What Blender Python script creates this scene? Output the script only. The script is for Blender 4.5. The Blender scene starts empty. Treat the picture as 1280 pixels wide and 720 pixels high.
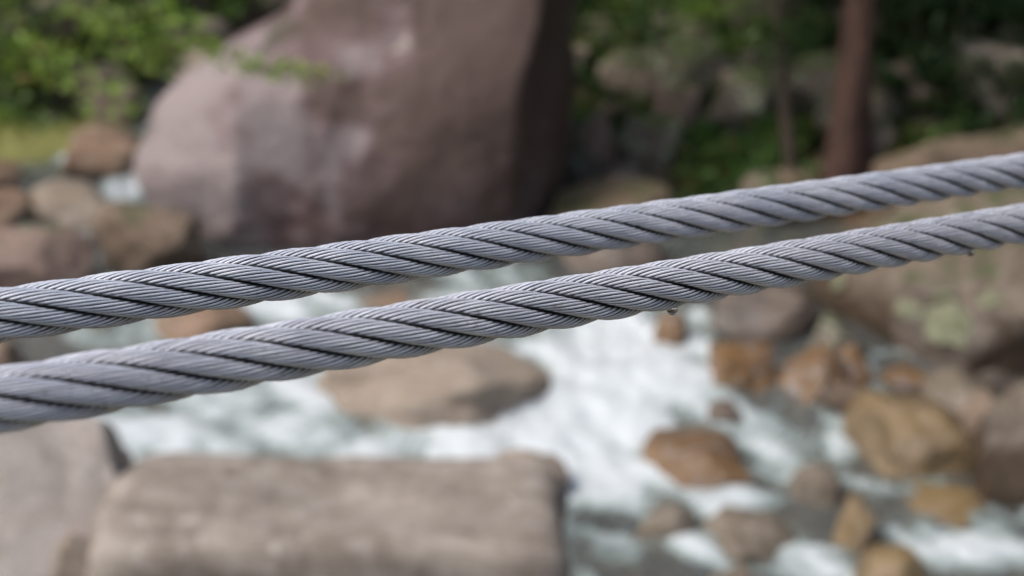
import bpy, bmesh, math, random
import numpy as np
from mathutils import Vector, Matrix

rnd = random.Random(7)
rng = np.random.default_rng(7)
R = math.radians
S = bpy.context.scene

# ------------------------------------------------------------------ camera
CAM_H = 3.2
PITCH = R(20)
FPX = 1758.0                      # focal length in pixels of a 1280 wide picture
CAM = np.array([0.0, 0.0, CAM_H])
FW = np.array([0, math.cos(PITCH), -math.sin(PITCH)])
UP = np.array([0, math.sin(PITCH), math.cos(PITCH)])
RT = np.array([1.0, 0, 0])
cd = bpy.data.cameras.new('camera')
cam = bpy.data.objects.new('camera', cd)
S.collection.objects.link(cam)
cam.location = CAM
cam.rotation_euler = (math.pi/2 - PITCH, 0, 0)
cd.sensor_width = 36
cd.lens = FPX/1280*36
cd.clip_start = 0.02
cd.clip_end = 400
cd.dof.use_dof = True
cd.dof.focus_distance = 0.80
cd.dof.aperture_fstop = 4.8
cd.dof.aperture_blades = 0
S.camera = cam

# ------------------------------------------------------------------ world, sun, exposure
SUN_EL, SUN_AZ = R(52), R(242)     # azimuth clockwise from +Y
w = bpy.data.worlds.new('World'); S.world = w; w.use_nodes = True
nt = w.node_tree; nt.nodes.clear()
sky = nt.nodes.new('ShaderNodeTexSky'); sky.sky_type = 'NISHITA'; sky.sun_disc = False
sky.sun_elevation = SUN_EL; sky.sun_rotation = SUN_AZ
sky.air_density = 1.0; sky.dust_density = 4.0; sky.ozone_density = 1.0
bg = nt.nodes.new('ShaderNodeBackground'); bg.inputs[1].default_value = 0.11
wo = nt.nodes.new('ShaderNodeOutputWorld')
nt.links.new(sky.outputs[0], bg.inputs[0]); nt.links.new(bg.outputs[0], wo.inputs[0])
sl = bpy.data.lights.new('sun', 'SUN'); sl.energy = 1.15; sl.angle = R(22); sl.color = (1, .95, .88)
so = bpy.data.objects.new('sun', sl); S.collection.objects.link(so)
sd = Vector((math.sin(SUN_AZ)*math.cos(SUN_EL), math.cos(SUN_AZ)*math.cos(SUN_EL), math.sin(SUN_EL)))
so.rotation_euler = sd.to_track_quat('Z', 'Y').to_euler()
so.location = (0, 0, 12)
S.view_settings.view_transform = 'Standard'
S.view_settings.look = 'None'
S.view_settings.exposure = 0.9
S.view_settings.gamma = 1
S.view_settings.use_curve_mapping = False
S.cycles.max_bounces = 8
S.cycles.transparent_max_bounces = 12
S.cycles.caustics_reflective = False
S.cycles.caustics_refractive = False

# ------------------------------------------------------------------ helpers
def ray(px, py):
    return FW + RT*((px-640)/FPX) + UP*((360-py)/FPX)
def P(px, py, depth):
    """the point seen at a pixel at a given depth along the view axis"""
    return CAM + ray(px, py)*depth
def on_plane(px, py, z):
    d = ray(px, py)
    return CAM + d*((z-CAM_H)/d[2])

def _hash(ix, iy, iz, seed):
    h = (ix*374761393 + iy*668265263 + iz*2147483647 + seed*1274126177) & 0xffffffff
    h = ((h ^ (h >> 13))*1274126177) & 0xffffffff
    h = ((h ^ (h >> 16))*2246822519) & 0xffffffff
    return ((h ^ (h >> 13)) & 0xffffff)/float(0xffffff)*2-1
def vnoise(p, seed=0):
    p = np.asarray(p, float)
    i = np.floor(p).astype(np.int64); f = p-i
    u = f*f*f*(f*(f*6-15)+10)
    r = 0
    for dx in (0, 1):
        for dy in (0, 1):
            for dz in (0, 1):
                wgt = (u[:, 0] if dx else 1-u[:, 0])*(u[:, 1] if dy else 1-u[:, 1])*(u[:, 2] if dz else 1-u[:, 2])
                r = r + wgt*_hash(i[:, 0]+dx, i[:, 1]+dy, i[:, 2]+dz, seed)
    return r
def fbm(p, octv=4, seed=0, gain=.5):
    p = np.asarray(p, float); a = 1; r = 0; t = 0
    for o in range(octv):
        r = r + a*vnoise(p*(2.03**o)+o*17.3, seed+o); t += a; a *= gain
    return r/t

def mesh_obj(name, verts, faces, mat, parent=None, smooth=True, loc=None):
    me = bpy.data.meshes.new(name)
    verts = np.asarray(verts, np.float32); faces = np.asarray(faces, np.int32)
    k = faces.shape[1]
    me.vertices.add(len(verts)); me.vertices.foreach_set('co', verts.ravel())
    me.loops.add(faces.size); me.loops.foreach_set('vertex_index', faces.ravel())
    me.polygons.add(len(faces))
    me.polygons.foreach_set('loop_start', np.arange(0, faces.size, k, dtype=np.int32))
    me.polygons.foreach_set('loop_total', np.full(len(faces), k, np.int32))
    me.update(calc_edges=True); me.validate()
    if smooth: me.polygons.foreach_set('use_smooth', np.ones(len(me.polygons), bool))
    o = bpy.data.objects.new(name, me); S.collection.objects.link(o)
    if mat: me.materials.append(mat)
    if loc is not None: o.location = loc
    if parent: o.parent = parent
    return o
def empty(name, loc=(0, 0, 0)):
    o = bpy.data.objects.new(name, None); S.collection.objects.link(o); o.location = loc
    o.empty_display_size = .1
    return o
def tag(o, label=None, cat=None, group=None, kind=None):
    if label: o['label'] = label
    if cat: o['category'] = cat
    if group: o['group'] = group
    if kind: o['kind'] = kind
    return o

# ------------------------------------------------------------------ material helpers
class NT:
    def __init__(s, name):
        s.m = bpy.data.materials.new(name); s.m.use_nodes = True
        s.t = s.m.node_tree; s.t.nodes.clear()
        s.out = s.n('ShaderNodeOutputMaterial')
    def n(s, typ, **kw):
        nd = s.t.nodes.new(typ)
        for k, v in kw.items(): setattr(nd, k, v)
        return nd
    def l(s, a, b): s.t.links.new(a, b)
    def noise(s, vec, scale, detail=4, rough=.55, dist=0):
        nd = s.n('ShaderNodeTexNoise'); nd.inputs['Scale'].default_value = scale
        nd.inputs['Detail'].default_value = detail; nd.inputs['Roughness'].default_value = rough
        nd.inputs['Distortion'].default_value = dist
        s.l(vec, nd.inputs['Vector']); return nd.outputs[0]
    def ramp(s, fac, stops):
        r = s.n('ShaderNodeValToRGB'); e = r.color_ramp.elements
        while len(e) < len(stops): e.new(.5)
        for i, (p, c) in enumerate(stops):
            e[i].position = p
            e[i].color = (c, c, c, 1) if not hasattr(c, '__len__') else (*c, 1)
        s.l(fac, r.inputs[0]); return r.outputs[0]
    def mix(s, fac, a, b, blend='MIX'):
        m = s.n('ShaderNodeMix', data_type='RGBA', blend_type=blend)
        for v, i in ((fac, 0), (a, 6), (b, 7)):
            if hasattr(v, 'links'): s.l(v, m.inputs[i])
            else: m.inputs[i].default_value = v if i == 0 else (*v, 1)
        return m.outputs[2]
    def math(s, op, a, b=0, c=0, clamp=False):
        m = s.n('ShaderNodeMath', operation=op, use_clamp=clamp)
        for i, v in enumerate((a, b, c)):
            if hasattr(v, 'links'): s.l(v, m.inputs[i])
            else: m.inputs[i].default_value = v
        return m.outputs[0]
    def bump(s, h, strength, dist):
        b = s.n('ShaderNodeBump'); b.inputs['Strength'].default_value = strength
        b.inputs['Distance'].default_value = dist; s.l(h, b.inputs['Height']); return b.outputs[0]

def rock_mat(name, c1, c2, c3, spot=None, spot_amt=.62, moss=None, moss_amt=.0, wet=None, scale=1.0, rough=.8, pale=False):
  return _rock_mat(name, c1, c2, c3, spot, spot_amt, moss, moss_amt, wet, scale, rough, pale)
def _rock_mat(name, c1, c2, c3, spot=None, spot_amt=.62, moss=None, moss_amt=.0, wet=None, scale=1.0, rough=.8, pale=False):
    """c1/c2 large patches, c3 fine mottle, spot = lichen, moss on upward faces, wet = (z, soft) dark wet band below z"""
    n = NT(name)
    g = n.n('ShaderNodeNewGeometry'); pos = g.outputs['Position']
    big = n.noise(pos, 1.7*scale, 5, .6, .6)
    c = n.mix(n.ramp(big, [(.38, 0), (.62, 1)]), c1, c2)
    med = n.noise(pos, 7*scale, 6, .65, .4)
    c = n.mix(n.ramp(med, [(.45, 0), (.72, .75)]), c, c3)
    fine = n.noise(pos, 60*scale, 6, .75)
    c = n.mix(1.0, c, n.ramp(fine, [(.3, .62), (.7, 1.3)]), 'MULTIPLY')
    if spot:
        sp = n.noise(pos, 4.3*scale, 5, .7, 1.0)
        c = n.mix(n.ramp(sp, [(spot_amt, 0), (spot_amt+.06, .85)]), c, spot)
    if moss:
        sx = n.n('ShaderNodeSeparateXYZ'); n.l(g.outputs['Normal'], sx.inputs[0])
        mn = n.noise(pos, 3.1*scale, 6, .7)
        v = n.math('ADD', n.math('MULTIPLY', sx.outputs[2], .45), mn)
        c = n.mix(n.ramp(v, [(1.0-moss_amt, 0), (1.12-moss_amt, .9)]), c, moss)
    if pale:      # big patches of the giant boulder, paler to the left, browner right and up
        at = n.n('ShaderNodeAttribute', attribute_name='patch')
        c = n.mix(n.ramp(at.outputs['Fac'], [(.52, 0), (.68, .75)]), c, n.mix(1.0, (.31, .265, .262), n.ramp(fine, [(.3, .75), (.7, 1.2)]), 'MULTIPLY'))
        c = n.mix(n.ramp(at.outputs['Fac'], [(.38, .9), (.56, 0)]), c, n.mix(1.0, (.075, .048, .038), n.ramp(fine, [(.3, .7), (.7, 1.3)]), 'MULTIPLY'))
    b = n.n('ShaderNodeBsdfPrincipled')
    rv = rough
    if wet is not None:
        sx2 = n.n('ShaderNodeSeparateXYZ'); n.l(pos, sx2.inputs[0])
        wn = n.noise(pos, 2.2, 4)
        h = n.math('ADD', sx2.outputs[2], n.math('MULTIPLY', wn, .35))
        wf = n.n('ShaderNodeMapRange'); n.l(h, wf.inputs[0])
        wf.inputs[1].default_value = wet+.12; wf.inputs[2].default_value = wet+.30
        wf.inputs[3].default_value = 1; wf.inputs[4].default_value = 0
        c = n.mix(wf.outputs[0], c, n.mix(1.0, c, (.42, .36, .31), 'MULTIPLY'))
        rr = n.n('ShaderNodeMapRange'); n.l(wf.outputs[0], rr.inputs[0])
        rr.inputs[3].default_value = rough; rr.inputs[4].default_value = .28
        n.l(rr.outputs[0], b.inputs['Roughness'])
    else: b.inputs['Roughness'].default_value = rough
    n.l(c, b.inputs['Base Color'])
    bh = n.math('ADD', n.math('MULTIPLY', med, .6), n.math('MULTIPLY', fine, .25))
    n.l(n.bump(bh, .6, .03), b.inputs['Normal'])
    n.l(b.outputs[0], n.out.inputs[0])
    return n.m

def leaf_mat(name, c1, c2, c3, brown=.0):
    n = NT(name)
    g = n.n('ShaderNodeNewGeometry')
    c = n.ramp(g.outputs['Random Per Island'], [(0, c1), (.45, c2), (.9, c3), (1, (.22, .10, .035) if brown else c3)])
    ns = n.noise(g.outputs['Position'], 9, 2)
    c = n.mix(1.0, c, n.ramp(ns, [(.3, .7), (.7, 1.25)]), 'MULTIPLY')
    d = n.n('ShaderNodeBsdfPrincipled'); n.l(c, d.inputs['Base Color']); d.inputs['Roughness'].default_value = .45
    tr = n.n('ShaderNodeBsdfTranslucent')
    n.l(n.mix(1.0, c, (1.25, 1.35, .75), 'MULTIPLY'), tr.inputs[0])
    mx = n.n('ShaderNodeMixShader'); mx.inputs[0].default_value = .38
    n.l(d.outputs[0], mx.inputs[1]); n.l(tr.outputs[0], mx.inputs[2]); n.l(mx.outputs[0], n.out.inputs[0])
    return n.m

def bark_mat(name, c1, c2):
    n = NT(name); g = n.n('ShaderNodeNewGeometry')
    mp = n.n('ShaderNodeMapping'); n.l(g.outputs['Position'], mp.inputs[0]); mp.inputs['Scale'].default_value = (14, 14, 2.5)
    ns = n.noise(mp.outputs[0], 1.5, 6, .7)
    b = n.n('ShaderNodeBsdfPrincipled'); n.l(n.mix(n.ramp(ns, [(.35, 0), (.65, 1)]), c1, c2), b.inputs['Base Color'])
    b.inputs['Roughness'].default_value = .85; n.l(n.bump(ns, .8, .03), b.inputs['Normal'])
    n.l(b.outputs[0], n.out.inputs[0]); return n.m

def rope_mat(name, warm):
    n = NT(name); tc = n.n('ShaderNodeTexCoord'); pos = tc.outputs['Object']
    g = n.n('ShaderNodeNewGeometry')
    big = n.noise(pos, 22, 4, .6)
    c = n.mix(n.ramp(big, [(.4, 0), (.66, 1)]), (.68, .69, .745) if not warm else (.63, .655, .72), (.86, .87, .91) if not warm else (.81, .825, .865))
    ri = n.ramp(g.outputs['Random Per Island'], [(0, .84), (1, 1.12)])
    c = n.mix(1.0, c, ri, 'MULTIPLY')
    fine = n.noise(pos, 900, 3, .7)
    c = n.mix(n.ramp(fine, [(.62, 0), (.72, .7)]), c, (.85, .85, .87))      # zinc bloom specks
    gr = n.noise(pos, 260, 4, .7)
    c = n.mix(n.ramp(gr, [(.30, .55), (.42, 0)]), c, (.30, .29, .29))        # grime
    at = n.n('ShaderNodeAttribute', attribute_name='grime')      # black grease packed between wires and strands
    gn = n.noise(pos, 120, 4, .7)
    ga = n.math('ADD', at.outputs['Fac'], n.math('MULTIPLY', n.math('SUBTRACT', gn, .5), .7))
    c = n.mix(n.ramp(ga, [(.34, 0), (.80, .95)]), c, (.035, .033, .034))
    rs_ = n.noise(pos, 45, 5, .7, 1.0)
    c = n.mix(n.ramp(rs_, [(.62, 0), (.72, .5)]), c, (.30, .22, .16))   # faint rust bloom
    b = n.n('ShaderNodeBsdfPrincipled'); n.l(c, b.inputs['Base Color'])
    b.inputs['Metallic'].default_value = .3
    n.l(n.ramp(gr, [(.3, .55), (.7, .30)]), b.inputs['Roughness'])
    n.l(n.bump(fine, .5, .00025), b.inputs['Normal'])
    n.l(b.outputs[0], n.out.inputs[0]); return n.m

def plain(name, col, rough=.7, metal=0):
    n = NT(name); g = n.n('ShaderNodeNewGeometry')
    ns = n.noise(g.outputs['Position'], 40, 3)
    b = n.n('ShaderNodeBsdfPrincipled'); n.l(n.mix(ns, tuple(x*.7 for x in col), tuple(x*1.25 for x in col)), b.inputs['Base Color'])
    b.inputs['Roughness'].default_value = rough; b.inputs['Metallic'].default_value = metal
    n.l(b.outputs[0], n.out.inputs[0]); return n.m

# ------------------------------------------------------------------ stream and ground
CL = np.array([(5.2, -2), (3.4, 2), (1.9, 5), (.55, 7.6), (-.7, 9.1), (-2.6, 11), (-3.2, 12.4), (-2.4, 16), (-1, 22)])
def stream_dist(x, y):
    best = np.full(x.shape, 1e9); side = np.zeros(x.shape)
    for a, b in zip(CL[:-1], CL[1:]):
        d = b-a; L2 = d@d
        t = np.clip(((x-a[0])*d[0]+(y-a[1])*d[1])/L2, 0, 1)
        qx = x-(a[0]+t*d[0]); qy = y-(a[1]+t*d[1]); dd = np.hypot(qx, qy)
        s = np.sign(d[0]*qy-d[1]*qx)         # >0 left of the way upstream
        m = dd < best; best = np.where(m, dd, best); side = np.where(m, s, side)
    return best, side
def sstep(a, b, x):
    t = np.clip((x-a)/(b-a), 0, 1); return t*t*(3-2*t)
def water_z(x, y):
    x = np.asarray(x, float); y = np.asarray(y, float)
    u = y - .28*x                         # the step line lies a little across the stream
    return .16*sstep(6.0, 6.7, u) + .12*sstep(7.4, 8.4, u) + .12*sstep(9.5, 12.0, u) + .5*sstep(12.5, 20, u)
def ground_z(x, y):
    x = np.asarray(x, float); y = np.asarray(y, float)
    d, s = stream_dist(x, y)
    wz = water_z(x, y)
    right = s < 0                          # far / right bank
    wd = np.where(right, 1.75, 2.0) - .9*sstep(8.6, 10.5, y) - .75*sstep(10.8, 12.5, y)
    bank = np.maximum(d-wd, 0)
    rise = np.where(right, .20*bank + .075*bank**1.7, np.minimum(.30*bank, 1.6)+.02*bank**1.5)
    rise = rise*np.where(right, 1, 1+2.5*sstep(10.8, 12.3, y))
    rise = np.minimum(rise, 14)
    p = np.stack([x.ravel(), y.ravel(), np.zeros(x.size)], 1)
    n = fbm(p*.9, 5, 3).reshape(x.shape)*.16 + fbm(p*4, 3, 9).reshape(x.shape)*.05
    return wz - .30 + rise + n*np.minimum(1, .5+bank)
def ground_hit(px, py, water=False):
    d = ray(px, py); t = np.linspace(4.5, 60, 2400); q = CAM+t[:, None]*d
    h = ground_z(q[:, 0], q[:, 1])
    if water: h = np.maximum(h, water_z(q[:, 0], q[:, 1]))
    k = np.argmax(q[:, 2] < h); return q[k] if (q[:, 2] < h).any() else q[-1]
def gz(x, y): return float(ground_z(np.array([x]), np.array([y]))[0])

def grid(xs, ys, zf):
    X, Y = np.meshgrid(xs, ys); Z = zf(X, Y)
    v = np.stack([X.ravel(), Y.ravel(), Z.ravel()], 1)
    nx, ny = len(xs), len(ys)
    i = np.arange(nx*ny).reshape(ny, nx)
    f = np.stack([i[:-1, :-1].ravel(), i[:-1, 1:].ravel(), i[1:, 1:].ravel(), i[1:, :-1].ravel()], 1)
    return v, f
def spaced(a, b, c, d, fine, far):
    """fine spacing between b and c, growing outwards to a and d"""
    mid = list(np.arange(b, c, fine)); l = []; x = b; st = fine
    while x > a: st = min(st*1.18, far); x -= st; l.append(x)
    r = []; x = mid[-1]; st = fine
    while x < d: st = min(st*1.18, far); x += st; r.append(x)
    return np.array(l[::-1]+mid+r)

def ground_material():
    n = NT('forest_ground'); g = n.n('ShaderNodeNewGeometry'); pos = g.outputs['Position']
    a = n.noise(pos, 1.3, 6, .65, .5); b_ = n.noise(pos, 11, 6, .7)
    c = n.mix(n.ramp(a, [(.4, 0), (.6, 1)]), (.055, .043, .03), (.05, .075, .022))
    c = n.mix(n.ramp(b_, [(.45, 0), (.75, .8)]), c, (.19, .15, .11))
    vo = n.n('ShaderNodeTexVoronoi'); vo.inputs['Scale'].default_value = 5.5; n.l(pos, vo.inputs['Vector'])
    sr = n.n('ShaderNodeSeparateColor'); n.l(vo.outputs['Color'], sr.inputs[0])
    cb = n.ramp(sr.outputs[0], [(0, (.16, .12, .08)), (.4, (.27, .21, .15)), (.7, (.24, .15, .08)), (1, (.36, .32, .27))])
    cb = n.mix(1.0, cb, n.ramp(vo.outputs['Distance'], [(.25, 1.0), (.7, .35)]), 'MULTIPLY')
    bed = n.n('ShaderNodeAttribute', attribute_name='bed')
    c = n.mix(bed.outputs['Fac'], c, cb)
    b = n.n('ShaderNodeBsdfPrincipled'); n.l(c, b.inputs['Base Color']); b.inputs['Roughness'].default_value = .9
    n.l(n.bump(b_, .8, .05), b.inputs['Normal']); n.l(b.outputs[0], n.out.inputs[0]); return n.m
v, f = grid(spaced(-90, -6, 7, 90, .09, 6), spaced(-60, 3, 17, 130, .09, 6), ground_z)
gnd = mesh_obj('ground', v, f, ground_material()); tag(gnd, kind='structure')
ba = gnd.data.attributes.new('bed', 'FLOAT', 'POINT')
ba.data.foreach_set('value', np.clip((water_z(v[:, 0], v[:, 1])+.12-v[:, 2])/.1, 0, 1).astype(np.float32))

# foam areas: centre and radii read off the place, in metres on the water
def blob(px, py, rx, ry, s, ang=0):
    z = 0.1
    for _ in range(4):
        c = on_plane(px, py, z); z = float(water_z(c[0], c[1]))
    e = on_plane(px+rx, py, z); t = on_plane(px, py-ry, z); b = on_plane(px, py+ry, z)
    return (c[0], c[1], abs(e[0]-c[0]), max(abs(t[1]-b[1])/2, .05), s)
FOAM = [blob(*a) for a in (
    (280, 510, 200, 110, .86), (230, 560, 90, 30, .55), (370, 385, 90, 24, .9), (470, 565, 140, 26, .95), (620, 530, 140, 42, 1.1),
    (690, 560, 90, 36, 1.15), (770, 440, 140, 66, 1.35), (720, 500, 110, 60, 1.4), (620, 348, 80, 22, .8), (560, 370, 70, 20, .6),
    (760, 600, 90, 50, 1.05), (760, 680, 80, 50, .75), (965, 565, 60, 60, .65), (920, 625, 80, 24, .85), (1010, 690, 70, 44, .7),
    (1130, 608, 100, 22, .75), (1190, 680, 140, 34, 1.0), (1260, 640, 60, 30, .8), (1010, 505, 50, 20, .4), (870, 410, 100, 24, .8),
    (166, 232, 32, 20, 1.4), (940, 405, 80, 18, .7), (900, 530, 60, 26, .5), (860, 690, 60, 34, .7), (1080, 560, 70, 24, .4), (880, 470, 60, 30, .7))]
def foam_val(x, y):
    r = np.zeros(x.shape)
    for cx, cy, rx, ry, s in FOAM:
        q = ((x-cx)/rx)**2 + ((y-cy)/ry)**2
        r = np.maximum(r, s*np.exp(-q*.75))
    for cx, cy, hx, hy in STONES:
        q = np.sqrt(((x-cx-.1*hx)/hx)**2+((y-cy+.25*hy)/(hy*1.15))**2)
        r = np.maximum(r, .5*np.exp(-((q-1.1)/.25)**2))
    p = np.stack([x.ravel(), y.ravel(), np.zeros(x.size)], 1)
    # streaks drawn out along the flow (down and to the right)
    u = p.copy(); a = R(-52); ca, sa = math.cos(a), math.sin(a)
    u[:, 0] = (p[:, 0]*ca+p[:, 1]*sa)*2.2; u[:, 1] = (-p[:, 0]*sa+p[:, 1]*ca)*6.5
    u += .5*np.stack([fbm(p*2.5, 3, 61), fbm(p*2.5, 3, 62), p[:, 2]*0], 1)
    st = fbm(u, 5, 31, .65).reshape(x.shape)
    bl = fbm(p*6.0, 4, 77, .6).reshape(x.shape)
    return r, st, bl
def water_surf(x, y):
    z = water_z(x, y)
    f, st, bl = foam_val(x, y)
    return z + .035*bl*(.35+f) + .05*st*np.clip(f, 0, 1.2) + .03*np.clip(f, 0, 1)
def water_material():
    n = NT('stream_water'); g = n.n('ShaderNodeNewGeometry'); pos = g.outputs['Position']
    at = n.n('ShaderNodeAttribute', attribute_name='foam')
    fn = n.noise(pos, 22, 5, .7, .8)
    fm = n.ramp(n.math('ADD', n.math('MULTIPLY', at.outputs['Fac'], 1.0), n.math('MULTIPLY', n.math('SUBTRACT', fn, .5), .8)), [(.05, 0), (.85, .98)])
    tr = n.n('ShaderNodeBsdfTransparent'); tr.inputs[0].default_value = (.74, .76, .72, 1)
    gl = n.n('ShaderNodeBsdfGlossy'); gl.inputs['Roughness'].default_value = .12; gl.inputs[0].default_value = (1, 1, 1, 1)
    rip = n.noise(pos, 9, 5, .6, .6)
    bn = n.bump(rip, .9, .05); n.l(bn, gl.inputs['Normal'])
    fr = n.n('ShaderNodeFresnel'); fr.inputs[0].default_value = 1.33; n.l(bn, fr.inputs['Normal'])
    ml = n.n('ShaderNodeBsdfDiffuse'); ml.inputs[0].default_value = (.31, .335, .33, 1)    # suspended bubbles
    m0 = n.n('ShaderNodeMixShader'); m0.inputs[0].default_value = .22
    n.l(tr.outputs[0], m0.inputs[1]); n.l(ml.outputs[0], m0.inputs[2])
    m1 = n.n('ShaderNodeMixShader'); n.l(fr.outputs[0], m1.inputs[0]); n.l(m0.outputs[0], m1.inputs[1]); n.l(gl.outputs[0], m1.inputs[2])
    fo = n.n('ShaderNodeBsdfPrincipled')
    n.l(n.mix(n.ramp(fm, [(.3, 0), (1, 1)]), (.43, .545, .53), (.60, .655, .69)), fo.inputs['Base Color'])
    fo.inputs['Roughness'].default_value = .5
    n.l(n.bump(fn, .6, .02), fo.inputs['Normal'])
    m2 = n.n('ShaderNodeMixShader'); n.l(fm, m2.inputs[0]); n.l(m1.outputs[0], m2.inputs[1]); n.l(fo.outputs[0], m2.inputs[2])
    n.l(m2.outputs[0], n.out.inputs[0]); return n.m
# ------------------------------------------------------------------ rocks
_ico = {}
def ico(sub):
    if sub not in _ico:
        bm = bmesh.new(); bmesh.ops.create_icosphere(bm, subdivisions=sub, radius=1)
        v = np.array([q.co[:] for q in bm.verts]); f = np.array([[q.index for q in p.verts] for p in bm.faces]); bm.free()
        _ico[sub] = (v, f)
    v, f = _ico[sub]; return v.copy(), f
def rock_verts(sub, half, seed, box=2.6, cuts=15, rough=.13, yaw=0, tilt=(0, 0), freq=1.4):
    v, f = ico(sub)
    v /= (np.abs(v)**box).sum(1)[:, None]**(1/box)
    r = np.random.default_rng(seed)
    for _ in range(cuts):
        nn = r.normal(size=3); nn /= np.linalg.norm(nn)
        d = r.uniform(.66, .95)
        over = v@nn-d
        v -= np.where(over > 0, over*.93, 0)[:, None]*nn
    nrm = v/np.linalg.norm(v, axis=1)[:, None]
    off = r.uniform(-50, 50, 3)
    v = v*(1+rough*1.3*fbm(v*freq+off, 3, seed)+rough*.28*fbm(v*freq*5+off, 4, seed+5))[:, None]
    v /= np.abs(v).max(0)*.5+.5*np.abs(v).max(0)    # keep the stated half sizes
    v = v*np.asarray(half)
    cy, sy = math.cos(yaw), math.sin(yaw); M = np.array([[cy, -sy, 0], [sy, cy, 0], [0, 0, 1]])
    a, b = tilt
    Mx = np.array([[1, 0, 0], [0, math.cos(a), -math.sin(a)], [0, math.sin(a), math.cos(a)]])
    My = np.array([[math.cos(b), 0, math.sin(b)], [0, 1, 0], [-math.sin(b), 0, math.cos(b)]])
    return v@Mx.T@My.T@M.T, f
def place(x0, x1, y0, y1, zb, ratio=.8, sink=.3):
    """half sizes and centre of a rock whose outline spans the box and whose foot meets height zb at the bottom"""
    cx = (x0+x1)/2
    foot = on_plane(cx, y1, zb)
    hx = hy = .3; hz = .3
    for _ in range(12):
        c = foot+np.array([0, hy*.92, 0]); c[2] = zb+hz*sink
        dep = (c-CAM)@FW
        hx = (x1-x0)/2/FPX*dep; hy = hx*ratio
        lo, hi = .02, 6
        for _ in range(30):
            hz = (lo+hi)/2
            c[2] = zb+hz*sink
            q = c-CAM; el = math.atan2(-(q[2]), math.hypot(q[0], q[1]))
            dd = q@FW; up = q@UP+math.sqrt((hz*math.cos(el))**2+(hy*math.sin(el))**2)
            py = 360-up/dd*FPX
            if py < y0: hi = hz
            else: lo = hz
    c[0] = (cx-640)/FPX*dep
    return c, (hx, hy, hz)

M = {
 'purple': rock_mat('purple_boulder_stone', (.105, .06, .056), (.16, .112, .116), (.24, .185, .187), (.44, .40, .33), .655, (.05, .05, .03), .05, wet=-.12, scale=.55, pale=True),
 'tan': rock_mat('tan_rock', (.24, .19, .145), (.31, .255, .205), (.39, .34, .29), (.42, .38, .34), .66),
 'wettan': rock_mat('wet_tan_stone', (.20, .165, .125), (.125, .10, .075), (.29, .25, .205), (.25, .2, .17), .62, scale=1.8, rough=.25),
 'buff': rock_mat('buff_flat_rock', (.315, .272, .23), (.17, .138, .113), (.43, .39, .35), (.46, .41, .36), .60, (.06, .065, .03), .0, scale=1.9),
 'grey': rock_mat('grey_rock', (.46, .405, .36), (.36, .31, .27), (.54, .49, .45), (.25, .21, .18), .66),
 'orange': rock_mat('wet_orange_rock', (.21, .115, .045), (.10, .062, .038), (.25, .165, .09), (.24, .22, .22), .55, scale=1.8, rough=.25),
 'ochre': rock_mat('ochre_rock', (.21, .145, .065), (.11, .08, .05), (.29, .22, .15), (.30, .25, .22), .64, rough=.45),
 'brown': rock_mat('brown_rock', (.12, .082, .055), (.17, .125, .09), (.25, .19, .145), None, .6, (.07, .075, .03), .12, wet=.1),
 'mossy': rock_mat('mossy_mottled_rock', (.07, .056, .042), (.13, .105, .085), (.23, .19, .165), (.33, .38, .27), .54, (.07, .10, .03), .22, scale=2.2),
 'rust': rock_mat('rust_tan_rock', (.25, .155, .10), (.19, .135, .095), (.33, .25, .19), (.25, .2, .17), .66),
 'pink': rock_mat('pinkish_rock', (.23, .155, .125), (.17, .125, .10), (.29, .22, .19), (.33, .36, .24), .66, (.08, .12, .03), .12),
 'slope': rock_mat('brown_grey_boulder_stone', (.095, .072, .052), (.175, .14, .105), (.26, .22, .18), (.25, .27, .17), .60, (.055, .07, .025), .17, wet=.40),
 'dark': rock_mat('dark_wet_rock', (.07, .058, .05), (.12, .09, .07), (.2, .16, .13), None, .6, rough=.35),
}
STONES = []
def rock(name, label, area, zb, mat, seed, ratio=.8, sink=.3, sub=5, cat='rock', group=None, **kw):
    if name == 'stream_stone':
        sink, ratio = .04, 1.0; mat = {'tan': 'wettan', 'rust': 'orange', 'brown': 'dark'}.get(mat, mat)
    x0, x1, y0, y1 = area
    if y1 < 700: zb = float(ground_hit((x0+x1)/2, y1, True)[2])
    c, h = place(x0, x1, y0, y1, zb, ratio, sink)
    if name == 'stream_stone': h = tuple(q*1.12 for q in h)
    v, f = rock_verts(sub, h, seed, **kw)
    if 'stream' in name or 'river' in name or 'mid' in name: STONES.append((c[0], c[1], h[0], h[1]))
    o = mesh_obj(name, v, f, M[mat], loc=c)
    return tag(o, label, cat, group)

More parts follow.
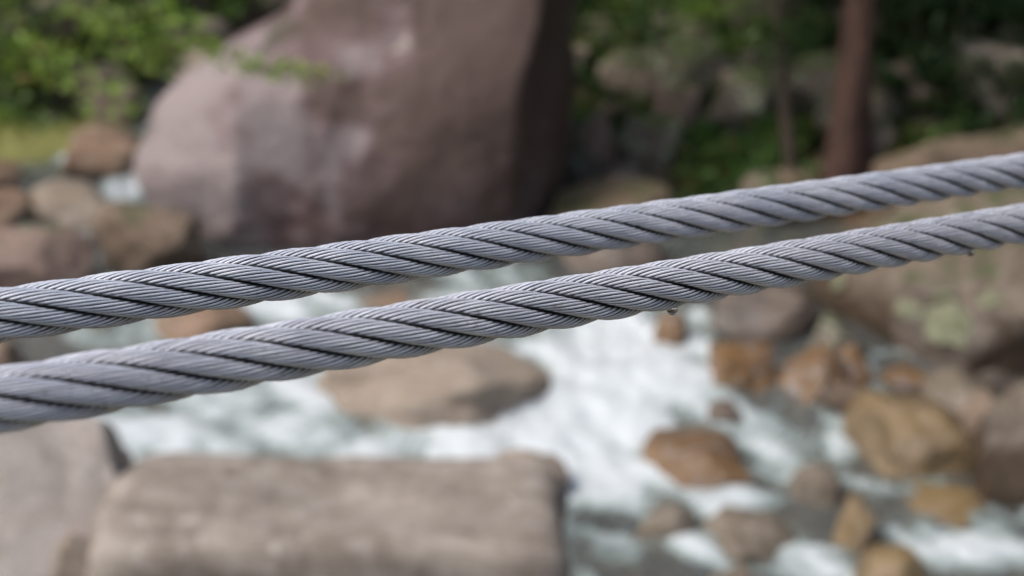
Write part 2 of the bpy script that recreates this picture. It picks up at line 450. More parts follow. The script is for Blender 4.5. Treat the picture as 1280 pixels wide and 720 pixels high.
# the giant boulder: lofted level by level from its foot to its crown
def giant():
    rows = [(395, 380, 560), (360, 330, 620), (335, 300, 650), (312, 272, 668), (290, 242, 682), (262, 216, 696), (235, 198, 703), (205, 186, 706),
            (175, 184, 708), (145, 202, 710), (115, 212, 712), (90, 228, 713), (72, 248, 713), (50, 284, 712), (25, 334, 712), (0, 372, 712),
            (-40, 400, 710), (-80, 430, 700), (-120, 470, 670), (-145, 520, 620)]
    D0 = 9.9; NA = 260; NR = 170
    ra = np.array(rows, float)[::-1]
    yy = np.linspace(ra[0, 0], ra[-1, 0], NR)
    xl = np.interp(yy, ra[:, 0], ra[:, 1]); xr = np.interp(yy, ra[:, 0], ra[:, 2])
    ker = np.array([1, 3, 5, 3, 1.])/13
    for _ in range(2):
        xl[2:-2] = np.convolve(xl, ker, 'valid'); xr[2:-2] = np.convolve(xr, ker, 'valid')
    V = []
    ang = np.linspace(0, 2*math.pi, NA, endpoint=False)
    for k in range(NR):
        a = P(xl[k], yy[k], D0); b = P(xr[k], yy[k], D0)
        cx, hw = (a[0]+b[0])/2, (b[0]-a[0])/2
        z = a[2]; t = k/(NR-1)
        depth = (.45*hw+.55*1.45)*(.62+.25*math.sin(math.pi*min(1, t*1.15)))*(1-.25*max(0, (t-.8)/.2))
        e = 2.7
        ca, sa = np.cos(ang), np.sin(ang)
        rr = 1/(np.abs(ca)**e+np.abs(sa)**e)**(1/e)
        x = cx+hw*rr*ca; y = D0*.94+.35+ .35*t*0 + depth*rr*sa
        # front leans back towards the crown, undercut at the foot
        fr = np.clip(-sa, 0, 1)
        y += fr*(.55*(1-t)**1.3 + .25*max(0, t-.80)/.2)
        # right hand flank cut back: a near vertical edge with a dark side face
        m = np.clip((x-(cx+hw*.72))/(hw*.28), 0, 1)
        y += fr*m*.75
        V.append(np.stack([x, y, np.full(NA, z)], 1))
    V = np.array(V)
    shp = V.shape; p = V.reshape(-1, 3)
    cen = np.repeat(V.mean(1), NA, 0)
    nr = p-cen; nr[:, 2] *= .2; nr /= np.linalg.norm(nr, axis=1)[:, None]+1e-9
    d = .15*fbm(p*.8+44, 3, 15)+.05*fbm(p*3.2, 4, 12)+.012*fbm(p*14, 3, 13)
    ridge = 1-np.abs(vnoise(p*np.array([1.1, 1.1, .5])+23.4, 21)); d += .10*(ridge**3-.4)
    edge = np.clip(np.abs(nr[:, 0]), 0, 1)
    p = p+nr*(d*(1-.45*edge))[:, None]
    i = np.arange(NR*NA).reshape(NR, NA)
    j = np.roll(i, -1, 1)
    f = np.stack([i[:-1].ravel(), i[1:].ravel(), j[1:].ravel(), j[:-1].ravel()], 1)
    V2 = [p]; n0 = len(p)
    caps = np.array([p[:NA].mean(0), p[-NA:].mean(0)])
    p = np.vstack([p, caps])
    cf = [[n0, i[0, k], j[0, k], j[0, k]] for k in range(NA)]+[[n0+1, j[-1, k], i[-1, k], i[-1, k]] for k in range(NA)]
    me = bpy.data.meshes.new('giant_boulder')
    me.from_pydata(p.tolist(), [], f.tolist()+[c[:3] for c in cf]); me.update()
    me.polygons.foreach_set('use_smooth', np.ones(len(me.polygons), bool))
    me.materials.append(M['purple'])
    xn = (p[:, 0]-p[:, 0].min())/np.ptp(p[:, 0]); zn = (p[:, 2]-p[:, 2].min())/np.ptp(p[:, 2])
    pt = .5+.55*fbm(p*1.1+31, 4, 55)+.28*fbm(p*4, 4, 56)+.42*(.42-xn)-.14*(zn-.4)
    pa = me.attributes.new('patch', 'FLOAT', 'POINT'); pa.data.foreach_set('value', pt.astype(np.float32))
    o = bpy.data.objects.new('giant_boulder', me); S.collection.objects.link(o)
    tag(o, 'giant purple brown boulder filling the middle of the view behind both steel ropes', 'boulder')
giant()

rock('flat_boulder', 'broad flat topped buff boulder in the foreground below the ropes', (134, 716, 606, 980), -.2, 'buff', 58, ratio=.42, sink=.55, sub=6, cat='boulder', box=13, cuts=0, rough=.055, freq=1.2, tilt=(R(3), R(1)))
rock('grey_boulder', 'pale grey boulder at the bottom left corner beside the flat buff one', (-260, 214, 498, 980), -.2, 'grey', 44, ratio=.6, sink=.5, sub=6, cat='boulder', box=3.4, cuts=5, rough=.07)
rock('wedge_rock', 'small tan wedge rock stuck between the pale grey boulder and the flat buff boulder', (70, 140, 665, 800), .35, 'tan', 23, sub=4)
rock('river_rock', 'grey rock behind the right corner of the flat buff boulder with foam around it', (600, 712, 552, 640), .0, 'tan', 24, sub=4)
rock('mid_boulder', 'brown rock in mid stream behind the lower rope with foam on both sides', (392, 730, 420, 548), .16, 'tan', 26, ratio=.6, sub=5, cat='boulder', box=2.6, rough=.17)
rock('river_rock', 'rust tan rock seen through the gap between the two ropes at the left', (190, 335, 372, 440), .25, 'rust', 26, sub=4)
rock('river_rock', 'dark brown rock peeping between the ropes at the left edge', (-40, 44, 415, 500), .2, 'brown', 27, sub=4)
rock('river_rock', 'low brown rock between the ropes just left of the foam', (395, 560, 345, 395), .27, 'rust', 28, sub=4)
# left background
rock('river_rock', 'round dark brown rock left of the giant boulder, just above the upper rope', (116, 262, 240, 345), .3, 'brown', 29, cat='rock', sub=5)
rock('river_rock', 'long pale tan rock above and left of the round dark brown one', (32, 152, 222, 286), .4, 'tan', 30, sub=4)
rock('river_rock', 'rust tan rock wedged against the left foot of the giant boulder', (62, 200, 150, 226), .7, 'rust', 31, sub=5)
rock('river_rock', 'pinkish rock tucked under the bright green leaves at the upper left', (92, 188, 100, 160), 1.0, 'pink', 32, sub=4)
rock('river_rock', 'orange tan rock cut by the left edge, above the pinkish slab', (-60, 40, 236, 296), .35, 'rust', 33, sub=4)
rock('slab_rock', 'pinkish slab at the left edge just above the upper rope', (-60, 122, 284, 372), .3, 'pink', 34, sub=5, ratio=.6)
rock('river_rock', 'small brown rock beside the dark gap at the far left edge', (-30, 26, 196, 236), .55, 'rust', 35, sub=4)
# right background
rock('bank_boulder', 'massive brown grey boulder with pale lichen on the right bank below the lower rope', (1022, 1400, 232, 470), .16, 'slope', 36, ratio=.8, sink=.35, sub=6, cat='boulder', box=2.9, cuts=7)
rock('bank_boulder', 'brown sloping rock face above the upper rope at the right edge', (1085, 1420, 150, 330), .7, 'brown', 37, ratio=.7, sub=6, cat='boulder', box=2.8)
rock('bank_rock', 'reddish pointed rock standing among the mossy stones', (815, 892, 92, 190), .9, 'pink', 38, sub=5)
rock('bank_rock', 'upright pinkish grey rock in the shade right of the giant boulder', (700, 770, 130, 230), .6, 'pink', 39, sub=5)
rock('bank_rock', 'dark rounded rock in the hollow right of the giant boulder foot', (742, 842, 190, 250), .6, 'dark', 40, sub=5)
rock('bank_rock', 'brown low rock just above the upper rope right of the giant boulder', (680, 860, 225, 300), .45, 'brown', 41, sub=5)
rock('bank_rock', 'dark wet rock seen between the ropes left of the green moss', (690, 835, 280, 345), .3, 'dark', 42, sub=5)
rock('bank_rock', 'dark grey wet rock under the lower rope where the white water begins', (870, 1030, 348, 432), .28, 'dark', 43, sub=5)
# the stream on the right
rock('stream_stone', 'small reddish stone in the foam right under the hanging water drop', (818, 862, 393, 436), .22, 'orange', 51, sub=4)
rock('stream_stone', 'orange brown stone in the water, left of its round neighbour under the bank boulder', (876, 966, 428, 492), .14, 'orange', 52, sub=5)
rock('stream_stone', 'rounded orange brown wet stone at the foot of the bank boulder', (972, 1054, 436, 508), .14, 'orange', 53, sub=5)
rock('stream_stone', 'flat orange stone washed by foam, topmost of the two bright orange ones', (780, 880, 486, 532), .14, 'orange', 54, sub=4)
rock('stream_stone', 'large bright orange wet stone in the middle of the foam', (808, 944, 540, 622), .05, 'orange', 55, sub=5, rough=.13)
rock('stream_stone', 'small brown stone just above the large bright orange one', (878, 926, 500, 534), .12, 'brown', 56, sub=4)
rock('stream_stone', 'big ochre brown rock half out of the water right of the foam', (1052, 1210, 486, 594), .02, 'ochre', 57, sub=5)
rock('stream_stone', 'tan rock leaning on the big ochre brown rock', (1135, 1250, 466, 545), .1, 'tan', 58, sub=5)
rock('bank_rock', 'grey brown boulder cut by the right edge beside the stream', (1212, 1390, 462, 650), 0, 'slope', 59, sub=5)
rock('stream_stone', 'small tan stone under the overhang of the bank boulder, rightmost of the pair', (1084, 1160, 452, 492), .14, 'rust', 60, sub=4)
rock('stream_stone', 'small brown stone under the overhang of the bank boulder, leftmost of the pair', (1036, 1092, 436, 486), .14, 'rust', 61, sub=4)
rock('stream_stone', 'pale beige stone under shallow water at the bottom of the view', (878, 988, 636, 724), -.08, 'tan', 62, sub=5)
rock('stream_stone', 'greyish stone under the foam left of the pale beige stone', (792, 876, 630, 706), -.10, 'tan', 63, sub=4)
rock('stream_stone', 'ochre stone between two strands of foam right of the pale beige stone', (1042, 1100, 628, 692), -.05, 'ochre', 64, sub=4)
rock('stream_stone', 'shallow ochre stone awash below the big ochre brown rock', (1130, 1236, 608, 658), -.07, 'ochre', 65, sub=4)
rock('stream_stone', 'grey tan stone standing just out of the water below the small foam patch', (990, 1050, 585, 636), -.05, 'tan', 66, sub=4)
rock('stream_stone', 'dark ochre stone cut by the bottom edge right of the pale beige one', (1066, 1170, 690, 770), -.02, 'ochre', 67, sub=4)
rock('stream_stone', 'tan stone cut by the bottom edge below the pale beige one', (880, 960, 706, 760), -.02, 'tan', 68, sub=4)

rock('bank_rock', 'dark brown rock wedged between the two brown stones and the big ochre rock', (1008, 1110, 468, 530), 0, 'brown', 69)
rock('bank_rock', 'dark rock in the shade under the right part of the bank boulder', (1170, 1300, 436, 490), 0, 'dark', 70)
rock('bank_rock', 'brown rock between the tan leaning rock and the right edge boulder', (1190, 1270, 480, 570), 0, 'brown', 71)
rock('bank_rock', 'mossy dark rock at the left foot of the bank boulder', (1000, 1080, 392, 462), 0, 'mossy', 72)
# ------------------------------------------------------------------ the water sheet, broken white round the stones
xs = np.arange(-7.5, 6.5, .035); ys = np.arange(2.0, 16.5, .035)
v, f = grid(xs, ys, water_surf)
fv, st, bl = foam_val(v[:, 0].reshape(len(ys), -1), v[:, 1].reshape(len(ys), -1))
fa = np.clip((fv*1.15 + .85*st + .35*bl - .36)*1.3, 0, 1).ravel()

wat = mesh_obj('water', v, f, water_material()); tag(wat, kind='structure')
at = wat.data.attributes.new('foam', 'FLOAT', 'POINT'); at.data.foreach_set('value', fa.astype(np.float32))

# lichen cushions sitting on the face of the bank boulder
from mathutils.bvhtree import BVHTree
bo = [o for o in S.objects if o.name == 'bank_boulder'][0]
bv = BVHTree.FromPolygons([o.co+bo.location for o in bo.data.vertices], [tuple(p.vertices) for p in bo.data.polygons])
LM = rock_mat('pale_lichen', (.19, .19, .12), (.27, .28, .19), (.12, .15, .06), scale=5)
for q, (px, py, r_, lab) in enumerate(((1195, 405, .17, 'largest pale lichen cushion on the bank boulder'), (1140, 388, .09, 'small pale lichen cushion left of the largest one'),
        (1235, 372, .10, 'pale lichen cushion above and right of the largest one'), (1180, 372, .07, 'small lichen cushion just above the largest one'), (1048, 350, .10, 'greenish lichen cushion at the left end of the bank boulder'))):
    hit = bv.ray_cast(Vector(CAM), Vector(ray(px, py)).normalized())[:2]
    if hit[0] is None: continue
    v, f = rock_verts(4, (r_*1.1, r_*.85, r_*.18), 91+q, box=2, rough=.6, cuts=0, freq=2.6)
    o = mesh_obj('lichen_cushion', v, f, LM, loc=hit[0])
    o.rotation_euler = hit[1].to_track_quat('Z', 'Y').to_euler()
    tag(o, lab, 'lichen')

# cobbles scattered over the stream bed
cob = []
for k in range(9):
    v, f = rock_verts(3, (1, rnd.uniform(.7, 1), rnd.uniform(.5, .75)), 300+k, rough=.1)
    o = mesh_obj('cobble', v, f, M[('tan', 'ochre', 'rust', 'brown', 'grey', 'orange', 'tan', 'ochre', 'brown')[k]])
    cob.append(o)
used = set()
n = 0
for k in range(900):
    if n >= 150: break
    y = rnd.uniform(4.6, 11.5); x = rnd.uniform(-4, 5)
    d, s = stream_dist(np.array([x]), np.array([y]))
    if d[0] > 2.5: continue
    q = np.array([x, y, 0])-CAM; dep = q@FW; px = 640+(q@RT)/dep*FPX
    if not (-60 < px < 1340): continue
    b = rnd.randrange(9)
    o = cob[b] if b not in used else cob[b].copy()
    if b in used: S.collection.objects.link(o)
    used.add(b); n += 1
    r = rnd.uniform(.05, .17)
    o.scale = (r, r, r); o.rotation_euler = (rnd.uniform(-.3, .3), rnd.uniform(-.3, .3), rnd.uniform(0, 6.28))
    o.location = (x, y, gz(x, y)+r*.25)
    tag(o, 'smooth cobble lying on the bed of the stream under the shallow water', 'cobble', 'cobbles on the stream bed')

# mossy stones of the far bank
proto = []
for k in range(10):
    v, f = rock_verts(4, (1, rnd.uniform(.7, 1), rnd.uniform(.6, .95)), 400+k, rough=.16, cuts=8)
    proto.append(mesh_obj('mossy_stone', v, f, M[('mossy', 'pink', 'mossy', 'brown', 'mossy', 'tan', 'mossy', 'mossy', 'pink', 'slope')[k]]))
used = set(); n = 0
def scatter_stone(x, y, r, lab, grp):
    global n
    b = rnd.randrange(10)
    o = proto[b] if b not in used else proto[b].copy()
    if b in used: S.collection.objects.link(o)
    used.add(b); n += 1
    o.scale = (r, r, r*rnd.uniform(.8, 1.1)); o.rotation_euler = (rnd.uniform(-.3, .3), rnd.uniform(-.3, .3), rnd.uniform(0, 6.28))
    o.location = (x, y, gz(x, y)+r*.3)
    tag(o, lab, 'stone', grp)
for k in range(85):
    px = rnd.uniform(690, 1330); py = rnd.uniform(-60, 300)**1.0
    if px > 1080 and rnd.random() < .6: continue
    p = ground_hit(px, py)
    if stream_dist(p[:1], p[1:2])[0][0] < 1.3: continue
    rr = rnd.uniform(.014, .038)*((p-CAM)@FW)
    scatter_stone(p[0], p[1], rr, 'lichen mottled stone on the shady far bank right of the giant boulder', 'mossy stones of the far bank')
for k in range(34):
    px = rnd.uniform(-60, 380); py = rnd.uniform(-40, 170)
    p = ground_hit(px, py)
    scatter_stone(p[0], p[1], rnd.uniform(.016, .034)*((p-CAM)@FW), 'stone in the undergrowth behind the bright leaves at the upper left', 'stones in the left undergrowth')

# ------------------------------------------------------------------ plants
def leaves(centres, size, aspect=.42, droop=.35, seed=0):
    """one folded six-vertex leaf per centre"""
    r = np.random.default_rng(seed); N = len(centres)
    s = size*r.uniform(.6, 1.25, N)
    az = r.uniform(0, 2*np.pi, N); el = r.normal(-droop, .35, N)
    t = np.stack([np.cos(az)*np.cos(el), np.sin(az)*np.cos(el), np.sin(el)], 1)
    up = np.tile([0, 0, 1.], (N, 1)); up += r.normal(0, .35, (N, 3))
    b = np.cross(t, up); b /= np.linalg.norm(b, axis=1)[:, None]
    nn = np.cross(b, t)
    c = np.asarray(centres)
    def at_(a, w_, h): return c+t*(s*a)[:, None]+b*(s*w_)[:, None]+nn*(s*h)[:, None]
    V = np.stack([at_(-.5, 0, 0), at_(-.15, aspect*.5, .07), at_(.22, aspect*.4, .05), at_(.5, 0, -.08), at_(.22, -aspect*.4, .05), at_(-.15, -aspect*.5, .07)], 1)
    i = np.arange(N)[:, None]*6
    F = np.vstack([i+np.array([0, 1, 2, 3]), i+np.array([0, 3, 4, 5])])
    return V.reshape(-1, 3), F
def tube(path, radii, k=7):
    path = np.asarray(path, float); T = np.gradient(path, axis=0); T /= np.linalg.norm(T, axis=1)[:, None]
    ref = np.tile([.31, .57, .1], (len(path), 1)); A = np.cross(T, ref); A /= np.linalg.norm(A, axis=1)[:, None]; B = np.cross(T, A)
    a = np.linspace(0, 2*np.pi, k, endpoint=False)
    V = path[:, None, :]+np.asarray(radii)[:, None, None]*(np.cos(a)[None, :, None]*A[:, None, :]+np.sin(a)[None, :, None]*B[:, None, :])
    i = np.arange(len(path)*k).reshape(-1, k); j = np.roll(i, -1, 1)
    F = np.stack([i[:-1].ravel(), j[:-1].ravel(), j[1:].ravel(), i[1:].ravel()], 1)
    return V.reshape(-1, 3), F
def join(parts):
    V, F, o = [], [], 0
    for v, f in parts: V.append(v); F.append(np.asarray(f)+o); o += len(v)
    return np.vstack(V), np.vstack(F)

LF = {
 'bright': leaf_mat('bright_leaves', (.13, .22, .035), (.24, .37, .07), (.38, .50, .12), 1),
 'mid': leaf_mat('mid_green_leaves', (.045, .10, .025), (.09, .16, .04), (.16, .24, .06), 1),
 'darkg': leaf_mat('dark_green_leaves', (.022, .05, .018), (.04, .085, .028), (.07, .12, .035)),
 'moss': leaf_mat('mossy_sprigs', (.10, .13, .025), (.15, .19, .035), (.22, .25, .05)),
 'fern': leaf_mat('fern_leaves', (.05, .13, .03), (.08, .19, .045), (.14, .27, .06)),
}
BK = {'red': bark_mat('reddish_bark', (.024, .012, .009), (.12, .062, .044)), 'grey': bark_mat('grey_brown_bark', (.05, .036, .026), (.10, .075, .055))}

def bush(base, rad, hgt, nleaf, size, mat, label, cat='shrub', group=None, name='shrub', seed=0, lean=(0, 0)):
    r = np.random.default_rng(seed)
    root = empty(name, base)
    stems = []; cs = []
    ns = max(4, int(nleaf/70))
    for k in range(ns):
        a = r.uniform(0, 2*np.pi); q = r.uniform(.3, 1)**.6
        tip = np.array([math.cos(a)*rad*q+lean[0], math.sin(a)*rad*q+lean[1], hgt*r.uniform(.45, 1)*(1.1-.35*q)])
        ts = np.linspace(0, 1, 9)[:, None]
        path = ts*tip+np.array([0, 0, 1])*(ts*(1-ts))*hgt*.5+r.normal(0, .015, (9, 3))*ts
        stems.append(tube(path, np.linspace(.012, .003, 9), 5))
        m = int(nleaf/ns)
        tt = r.uniform(.35, 1.05, m)
        pts = np.stack([np.interp(tt, ts[:, 0], path[:, i]) for i in range(3)], 1)
        pts += r.normal(0, 1, (m, 3))*np.array([.10, .10, .06])*(.5+rad)*.9
        cs.append(pts)
    v, f = join(stems); mesh_obj('stem', v, f, BK['grey'], root)
    v, f = leaves(np.vstack(cs), size, seed=seed+1); mesh_obj('foliage', v, f, mat, root, smooth=False)
    tag(root, label, cat, group)
    return root
def ground_at(px, dep):
    """ground point straight below the pixel column at a depth"""
    x = (px-640)/FPX*dep; y = (dep-CAM_H*math.sin(PITCH))/math.cos(PITCH)+0.0
    for _ in range(6):
        z = gz(x, y); y = (dep-(CAM_H-z)*math.sin(PITCH))/math.cos(PITCH)
    return (x, y, gz(x, y))

tag(mesh_obj('moss_mound', *rock_verts(5, (1.15, .7, .28), 777, rough=.12), rock_mat('yellow_green_moss', (.16, .17, .04), (.22, .22, .06), (.12, .10, .045), scale=2), loc=tuple(ground_hit(25, 195))), 'low yellow green mossy mound at the left edge above the tan rocks', 'moss')
def shrubs(rows, label, group, seed):
    """rows: column and row where the plant meets the ground, radius and height in picture pixels, leaves, kind"""
    for q, (px, py, rad, h, nl, mt) in enumerate(rows):
        p = ground_hit(px, py); k = ((p-CAM)@FW)/FPX
        bush((p[0], p[1], p[2]), rad*k, h*k, nl, .085 if k < .008 else .11, LF[mt], label, group=group, seed=seed+q*3)
shrubs([(20, 120, 70, 90, 700, 'bright'), (95, 100, 70, 90, 700, 'bright'), (180, 90, 70, 90, 700, 'bright'), (255, 70, 60, 90, 500, 'mid'),
        (-50, 110, 80, 120, 600, 'mid'), (60, 60, 90, 110, 700, 'mid'), (170, 40, 90, 110, 700, 'mid'), (290, 40, 80, 110, 600, 'mid'), (360, 20, 70, 100, 500, 'mid'),
        (0, 190, 50, 30, 450, 'moss'), (60, 175, 60, 28, 500, 'moss'), (20, 160, 50, 35, 300, 'bright')],
       'leafy green shrub growing over the rocks left of the giant boulder', 'shrubs at the upper left', 500)
shrubs([(745, 90, 35, 60, 160, 'mid'), (800, 60, 45, 60, 220, 'mid'), (860, 50, 50, 80, 260, 'fern'), (905, 130, 40, 60, 220, 'mid'), (930, 220, 45, 60, 260, 'mid'),
        (965, 280, 38, 40, 260, 'fern'), (1000, 200, 40, 70, 260, 'mid'), (880, 230, 35, 40, 180, 'mid'), (960, 100, 45, 80, 260, 'mid'), (1010, 90, 50, 90, 300, 'darkg'),
        (1130, 205, 50, 40, 320, 'moss'), (1170, 190, 50, 40, 260, 'mid'), (1120, 130, 60, 80, 400, 'darkg'), (1190, 135, 60, 80, 400, 'darkg'), (1260, 140, 60, 90, 400, 'darkg'),
        (1130, 60, 80, 110, 600, 'darkg'), (1220, 60, 80, 110, 600, 'darkg'), (1310, 60, 80, 120, 600, 'darkg'), (1050, 20, 80, 110, 500, 'darkg'), (940, 10, 70, 100, 400, 'darkg'), (760, 0, 60, 90, 300, 'mid'),
        (1160, -20, 90, 120, 500, 'darkg'), (1270, -20, 90, 120, 500, 'darkg')],
       'leafy undergrowth plant in the shade of the far bank right of the giant boulder', 'undergrowth of the far bank', 800)
rr_ = random.Random(3)
shrubs([(rr_.uniform(700, 1030), rr_.uniform(-30, 285), rr_.uniform(18, 42), rr_.uniform(25, 65), 150, rr_.choice(['mid', 'darkg', 'mid', 'fern', 'darkg'])) for _ in range(90)]
       + [(rr_.uniform(1060, 1330), rr_.uniform(-30, 190), rr_.uniform(25, 50), rr_.uniform(30, 70), 150, rr_.choice(['mid', 'darkg', 'darkg', 'darkg'])) for _ in range(34)],
       'leafy undergrowth plant in the shade of the far bank right of the giant boulder', 'undergrowth of the far bank', 1200)
shrubs([(rr_.uniform(-40, 330), rr_.uniform(20, 130), rr_.uniform(25, 50), rr_.uniform(30, 60), 150, rr_.choice(['bright', 'mid', 'bright', 'moss'])) for _ in range(18)]
       + [(rr_.uniform(-30, 95), rr_.uniform(140, 205), rr_.uniform(20, 40), rr_.uniform(10, 22), 150, 'moss') for _ in range(16)],
       'leafy green shrub growing over the rocks left of the giant boulder', 'shrubs at the upper left', 1700)

def twig(pts, nleaf, size, mat, label, seed, spread=.09):
    r = np.random.default_rng(seed)
    pts = np.array(pts); base = pts[0].copy()
    ts = np.linspace(0, 1, 14); src = np.linspace(0, 1, len(pts))
    path = np.stack([np.interp(ts, src, pts[:, i]) for i in range(3)], 1)-base
    root = empty('leafy_branch', base)
    v, f = tube(path, np.linspace(.014, .003, 14), 6); mesh_obj('stem', v, f, BK['grey'], root)
    tt = r.uniform(.3, 1.02, nleaf)
    c = np.stack([np.interp(tt, ts, path[:, i]) for i in range(3)], 1)+r.normal(0, 1, (nleaf, 3))*np.array([spread, spread, spread*.5])
    v, f = leaves(c, size, seed=seed+1, droop=.2); mesh_obj('foliage', v, f, mat, root, smooth=False)
    tag(root, label, 'branch')
twig([P(120, -60, 8.3), P(200, 20, 8.3), P(290, 75, 8.3), P(388, 98, 8.2)], 210, .08, LF['bright'], 'bright yellow green spray of leaves reaching in front of the giant boulder', 601, .075)
twig([P(-80, -40, 9.6), P(20, 40, 9.5), P(90, 105, 9.4), P(160, 130, 9.4)], 170, .085, LF['bright'], 'bright leafy branch hanging over the pinkish rock at the far left', 603, .11)
twig([P(40, -80, 10), P(90, 0, 10), P(150, 50, 10), P(210, 80, 10)], 160, .085, LF['bright'], 'leafy branch in front of the dark gap left of the yellow green spray', 605, .12)
twig([P(-90, 60, 9.8), P(-20, 90, 9.8), P(20, 130, 9.8), P(60, 160, 9.8)], 120, .08, LF['mid'], 'drooping green branch at the left edge above the mossy ground', 607, .10)
twig([P(960, -90, 10.6), P(920, -30, 10.6), P(880, 10, 10.6), P(840, 35, 10.6)], 220, .08, LF['bright'], 'bright green branch entering from above, left of the red brown tree', 609, .11)

for q, (x0, y0, x1, y1, mt) in enumerate(((700, -60, 770, 60, 'mid'), (790, -60, 830, 70, 'darkg'), (860, -60, 960, 60, 'mid'), (1000, -60, 985, 90, 'darkg'), (1110, -60, 1150, 70, 'darkg'),
        (1210, -60, 1180, 90, 'darkg'), (1300, -40, 1250, 100, 'darkg'), (760, -40, 850, 110, 'mid'), (1060, -60, 1075, 50, 'darkg'))):
    dd = 9.6+.1*q
    twig([P(x0, y0, dd), P((x0+x1)/2+12, (y0+y1)/2-14, dd), P(x1, y1, dd-.05)], 170, .08, LF[mt],
         ['small green branch hanging beside the right edge of the giant boulder', 'dark branch hanging left of the bright green one', 'green branch hanging just left of the slim sapling', 'dark leafy branch hanging over the slim sapling',
          'dark leafy branch hanging just right of the red brown trunk', 'dark leafy branch hanging over the dark bushes at the upper right', 'dark leafy branch at the upper right corner', 'green branch reaching over the mossy stones', 'dark leafy branch crossing in front of the red brown trunk'][q], 700+q*2, .12)
# trees
def tree(name, base, lean, hgt, r0, bark, leafm, label, crown_r, ncl, seed, low=.35, lsz=.13):
    r = np.random.default_rng(seed)
    root = empty(name, base)
    ts = np.linspace(0, 1, 26)
    path = np.stack([lean[0]*ts+.10*np.sin(ts*5+seed)*ts, lean[1]*ts+.1*np.cos(ts*4)*ts, -.3+(hgt+.3)*ts], 1)
    tv, tf = tube(path, r0*(1-.75*ts)*(1+.7*np.exp(-ts*16)), 20)
    cc = np.repeat(path, 20, 0); tv = cc+(tv-cc)*(1+.38*fbm(tv*np.array([9, 9, 2.2])+seed, 3, seed))[:, None]
    parts = [(tv, tf)]
    cs = []
    for k in range(ncl):
        t0 = r.uniform(low, .98); st = np.array([np.interp(t0, ts, path[:, i]) for i in range(3)])
        a = r.uniform(0, 2*np.pi); L = crown_r*r.uniform(.45, 1)*(1.15-.6*abs(t0-.6))
        tip = st+np.array([math.cos(a)*L, math.sin(a)*L, r.uniform(.0, .5)*L])
        uu = np.linspace(0, 1, 8)[:, None]
        bp = st+(tip-st)*uu+np.array([0, 0, .15*L])*uu*(1-uu)
        parts.append(tube(bp, np.linspace(r0*.25*(1.2-t0), .006, 8), 6))
        m = 90
        tt = r.uniform(.3, 1.05, m)
        c = np.stack([np.interp(tt, uu[:, 0], bp[:, i]) for i in range(3)], 1)+r.normal(0, 1, (m, 3))*np.array([.28, .28, .14])
        cs.append(c)
    v, f = join(parts); mesh_obj('trunk', v, f, bark, root)
    v, f = leaves(np.vstack(cs), lsz, seed=seed+1); mesh_obj('crown', v, f, leafm, root, smooth=False)
    tag(root, label, 'tree'); return root
b1 = tuple(ground_hit(1052, 262))
tree('broadleaf_tree', b1, (.12, .1), 7.5, .13, BK['red'], LF['darkg'], 'tree with a thick reddish brown trunk rising behind the upper rope at the right', 2.6, 60, 71, .38)
b2 = tuple(ground_hit(1000, 255))
tree('young_tree', b2, (-.75, .4), 5.5, .045, BK['grey'], LF['darkg'], 'slim leaning sapling just left of the thick reddish trunk', 1.5, 24, 72, .45)
for q, (px, dep, h) in enumerate(((1240, 14.5, 8), (900, 16.5, 9), (1150, 18, 9), (1400, 13, 8), (700, 19, 9))):
    tree('broadleaf_tree', ground_at(px, dep), (rnd.uniform(-.4, .4), 0), h, .17, BK['grey'], LF['darkg'],
         ['shaded tree at the far right behind the brown rock face', 'tree up the slope behind the mossy stones', 'tree up the slope behind the red brown trunk',
          'tree standing just outside the right edge on the bank', 'tree up the slope behind the giant boulder'][q], 2.9, 60, 80+q, .3)
for q, (x_, y_, h) in enumerate(((5.6, 8.2, 8.5), (6.3, 11, 9), (3.6, 13.0, 9), (.2, 12.2, 9.5))):  # added trees, dense crowns above the view to shade the right bank and boulder
    tree('broadleaf_tree', (x_, y_, gz(x_, y_)), (-1.2, -.6), h, .18, BK['grey'], LF['darkg'],
         ['tall tree beyond the right edge leaning over the bank boulder', 'tall tree beyond the right edge above the brown rock face', 'tall tree rising out of the dark foliage at the top right', 'tall tree whose trunk is hidden behind the giant boulder'][q], 3.9, 130, 180+q, .48, .21)
for q, (px, dep, h) in enumerate(((60, 19, 9), (330, 20, 10), (-250, 17, 9))):
    tree('broadleaf_tree', ground_at(px, dep), (rnd.uniform(-.4, .4), 0), h, .17, BK['grey'], LF['mid'],
         ['tree far behind the shrubs at the upper left corner', 'tree far behind the left shoulder of the giant boulder', 'tree outside the left edge behind the shrubs'][q], 2.9, 50, 90+q, .3)

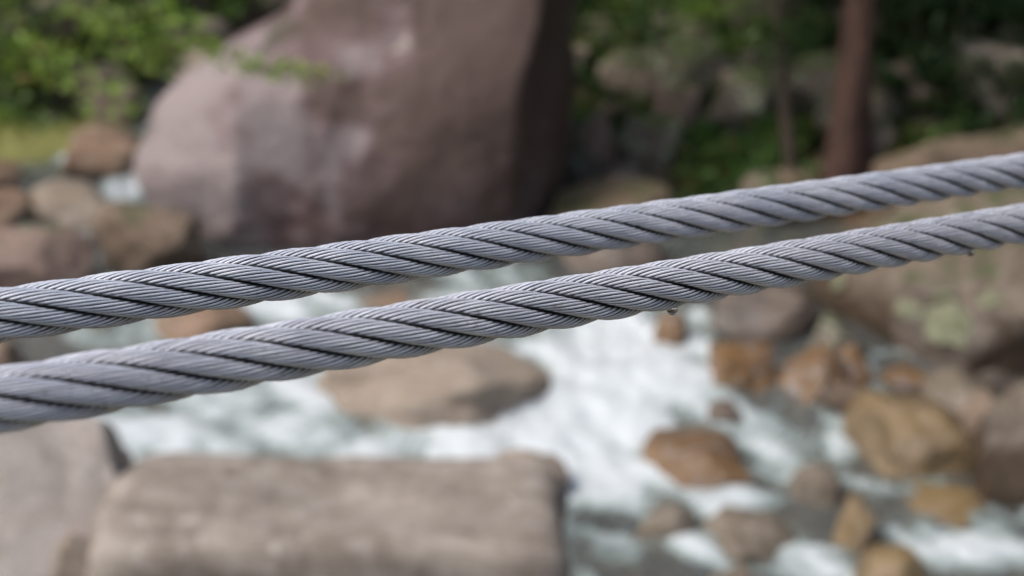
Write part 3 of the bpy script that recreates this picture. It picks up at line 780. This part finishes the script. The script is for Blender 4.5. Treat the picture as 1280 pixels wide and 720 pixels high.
# ------------------------------------------------------------------ wire ropes
DIA = .030
def wire_rope(label, A, B, ext0, ext1, phase, mat, seed):
    A = np.array(A); B = np.array(B); u = (B-A)/np.linalg.norm(B-A); L = np.linalg.norm(B-A)
    root = empty('wire_rope', tuple(A))
    fine = np.arange(-.06, L+.08, .0032)
    s = np.concatenate([np.arange(-ext0, -.06, .008), fine, np.arange(fine[-1]+.008, L+ext1, .008)])
    e1 = np.cross(u, [0, 0, 1.]); e1 /= np.linalg.norm(e1); e2 = np.cross(e1, u)      # e2 points up
    rs = DIA/6*.965; Rs = DIA/2-rs; pitch = 6.95*DIA
    NW = 13; q = math.sin(math.pi/NW); rw = rs*q/(1+q); Rw = rs-rw
    core_path = s[:, None]*u
    v, f = tube(core_path[::3], np.full(len(core_path[::3]), DIA/2-2*rs+.0012), 10)
    mesh_obj('core', v, f, plain('greasy_rope_core', (.03, .028, .027), .6), root)
    r = np.random.default_rng(seed)
    mc = plain('strand_inner_grease', (.028, .026, .026), .7)
    for k in range(6):
        th = HAND*2*np.pi*s/pitch+k*np.pi/3+phase
        rad = np.cos(th)[:, None]*e1+np.sin(th)[:, None]*e2
        wob = 1+.012*np.sin(s*37+k*2.1)
        cen = core_path+rad*(Rs*wob)[:, None]
        T = np.gradient(cen, s, axis=0); T /= np.linalg.norm(T, axis=1)[:, None]
        N = rad-(rad*T).sum(1)[:, None]*T; N /= np.linalg.norm(N, axis=1)[:, None]; Bn = np.cross(T, N)
        parts = []; gr = []
        for j in range(NW):
            ph = HAND*2*np.pi*s/WP+j*2*np.pi/NW + k*.7 + .02*np.sin(s*55+j*1.7+k)
            jr = r.uniform(-.00006, .00006)
            o = np.cos(ph)[:, None]*N+np.sin(ph)[:, None]*Bn
            p = cen+o*(Rw+jr+.00004*np.sin(s*130+j*3))[:, None]
            Tw = np.gradient(p, s, axis=0); Tw /= np.linalg.norm(Tw, axis=1)[:, None]
            Nw = o-(o*Tw).sum(1)[:, None]*Tw; Nw /= np.linalg.norm(Nw, axis=1)[:, None]; Bw = np.cross(Tw, Nw)
            a = np.arange(8)/8*2*np.pi
            V = p[:, None, :]+rw*.85*(np.cos(a)[None, :, None]*Nw[:, None, :]+np.sin(a)[None, :, None]*Bw[:, None, :])
            i = np.arange(len(p)*8).reshape(-1, 8); jj = np.roll(i, -1, 1)
            F = np.stack([i[:-1].ravel(), jj[:-1].ravel(), jj[1:].ravel(), i[1:].ravel()], 1)
            parts.append((V.reshape(-1, 3), F))
            gw = 1-sstep(.05, .8, np.cos(a))[None, :]+0*s[:, None]
            gs = .9*(1-sstep(-.22, .34, np.cos(ph)))[:, None]+0*a[None, :]
            gr.append(np.maximum(gw*.98, gs).ravel())
        v, f = join(parts)
        st = mesh_obj('strand', v, f, mat, root)
        ga = st.data.attributes.new('grime', 'FLOAT', 'POINT'); ga.data.foreach_set('value', np.concatenate(gr).astype(np.float32))
        st.data.materials.append(mc)
        v, f = tube(cen[::2], np.full(len(cen[::2]), Rw-.0004), 8)
        mesh_obj('strand_core', v, f, mc, st)
    tag(root, label, 'rope', 'steel wire ropes')
    return u, e2
HAND = -1
WP = .060
LA, LB = P(0, 500, .612), P(1280, 279, 1.034)
UA, UB = P(0, 394, .733), P(1280, 213, 1.17)
wire_rope('nearer lower galvanised steel wire rope with a water drop hanging under it', LA, LB, 1.2, 3.0, -.05, rope_mat('galvanised_wire', False), 1)
wire_rope('farther upper galvanised steel wire rope crossing in front of the giant boulder', UA, UB, 1.2, 3.0, .56, rope_mat('galvanised_wire_worn', True), 2)

# water drops under the lower rope
def drop(px, py, rr, label):
    x = (px-640)/FPX
    # depth on the rope for this column
    best = min(np.linspace(0, 1, 400), key=lambda t: abs(((LA+(LB-LA)*t-CAM)@RT)/((LA+(LB-LA)*t-CAM)@FW)-x))
    dep = (LA+(LB-LA)*best-CAM)@FW
    n_ = NT('clear_water'); b = n_.n('ShaderNodeBsdfPrincipled'); b.inputs['Roughness'].default_value = .02
    b.inputs['Transmission Weight'].default_value = 1; b.inputs['IOR'].default_value = 1.33; n_.l(b.outputs[0], n_.out.inputs[0])
    v, f = ico(4); v = v.copy()
    v[:, 2] = np.where(v[:, 2] > 0, v[:, 2]*1.1, v[:, 2]*.92)
    v[:, :2] *= (1+.12*np.clip(v[:, 2:3], -1, 1))
    v *= rr
    tag(mesh_obj('water_drop', v, f, n_.m, loc=P(px, py, dep)), label, 'drop')
drop(840, 387.5, .0034, 'clear water drop hanging from the middle of the lower rope')
drop(1213, 316, .0028, 'small dark water drop under the lower rope near the right edge')
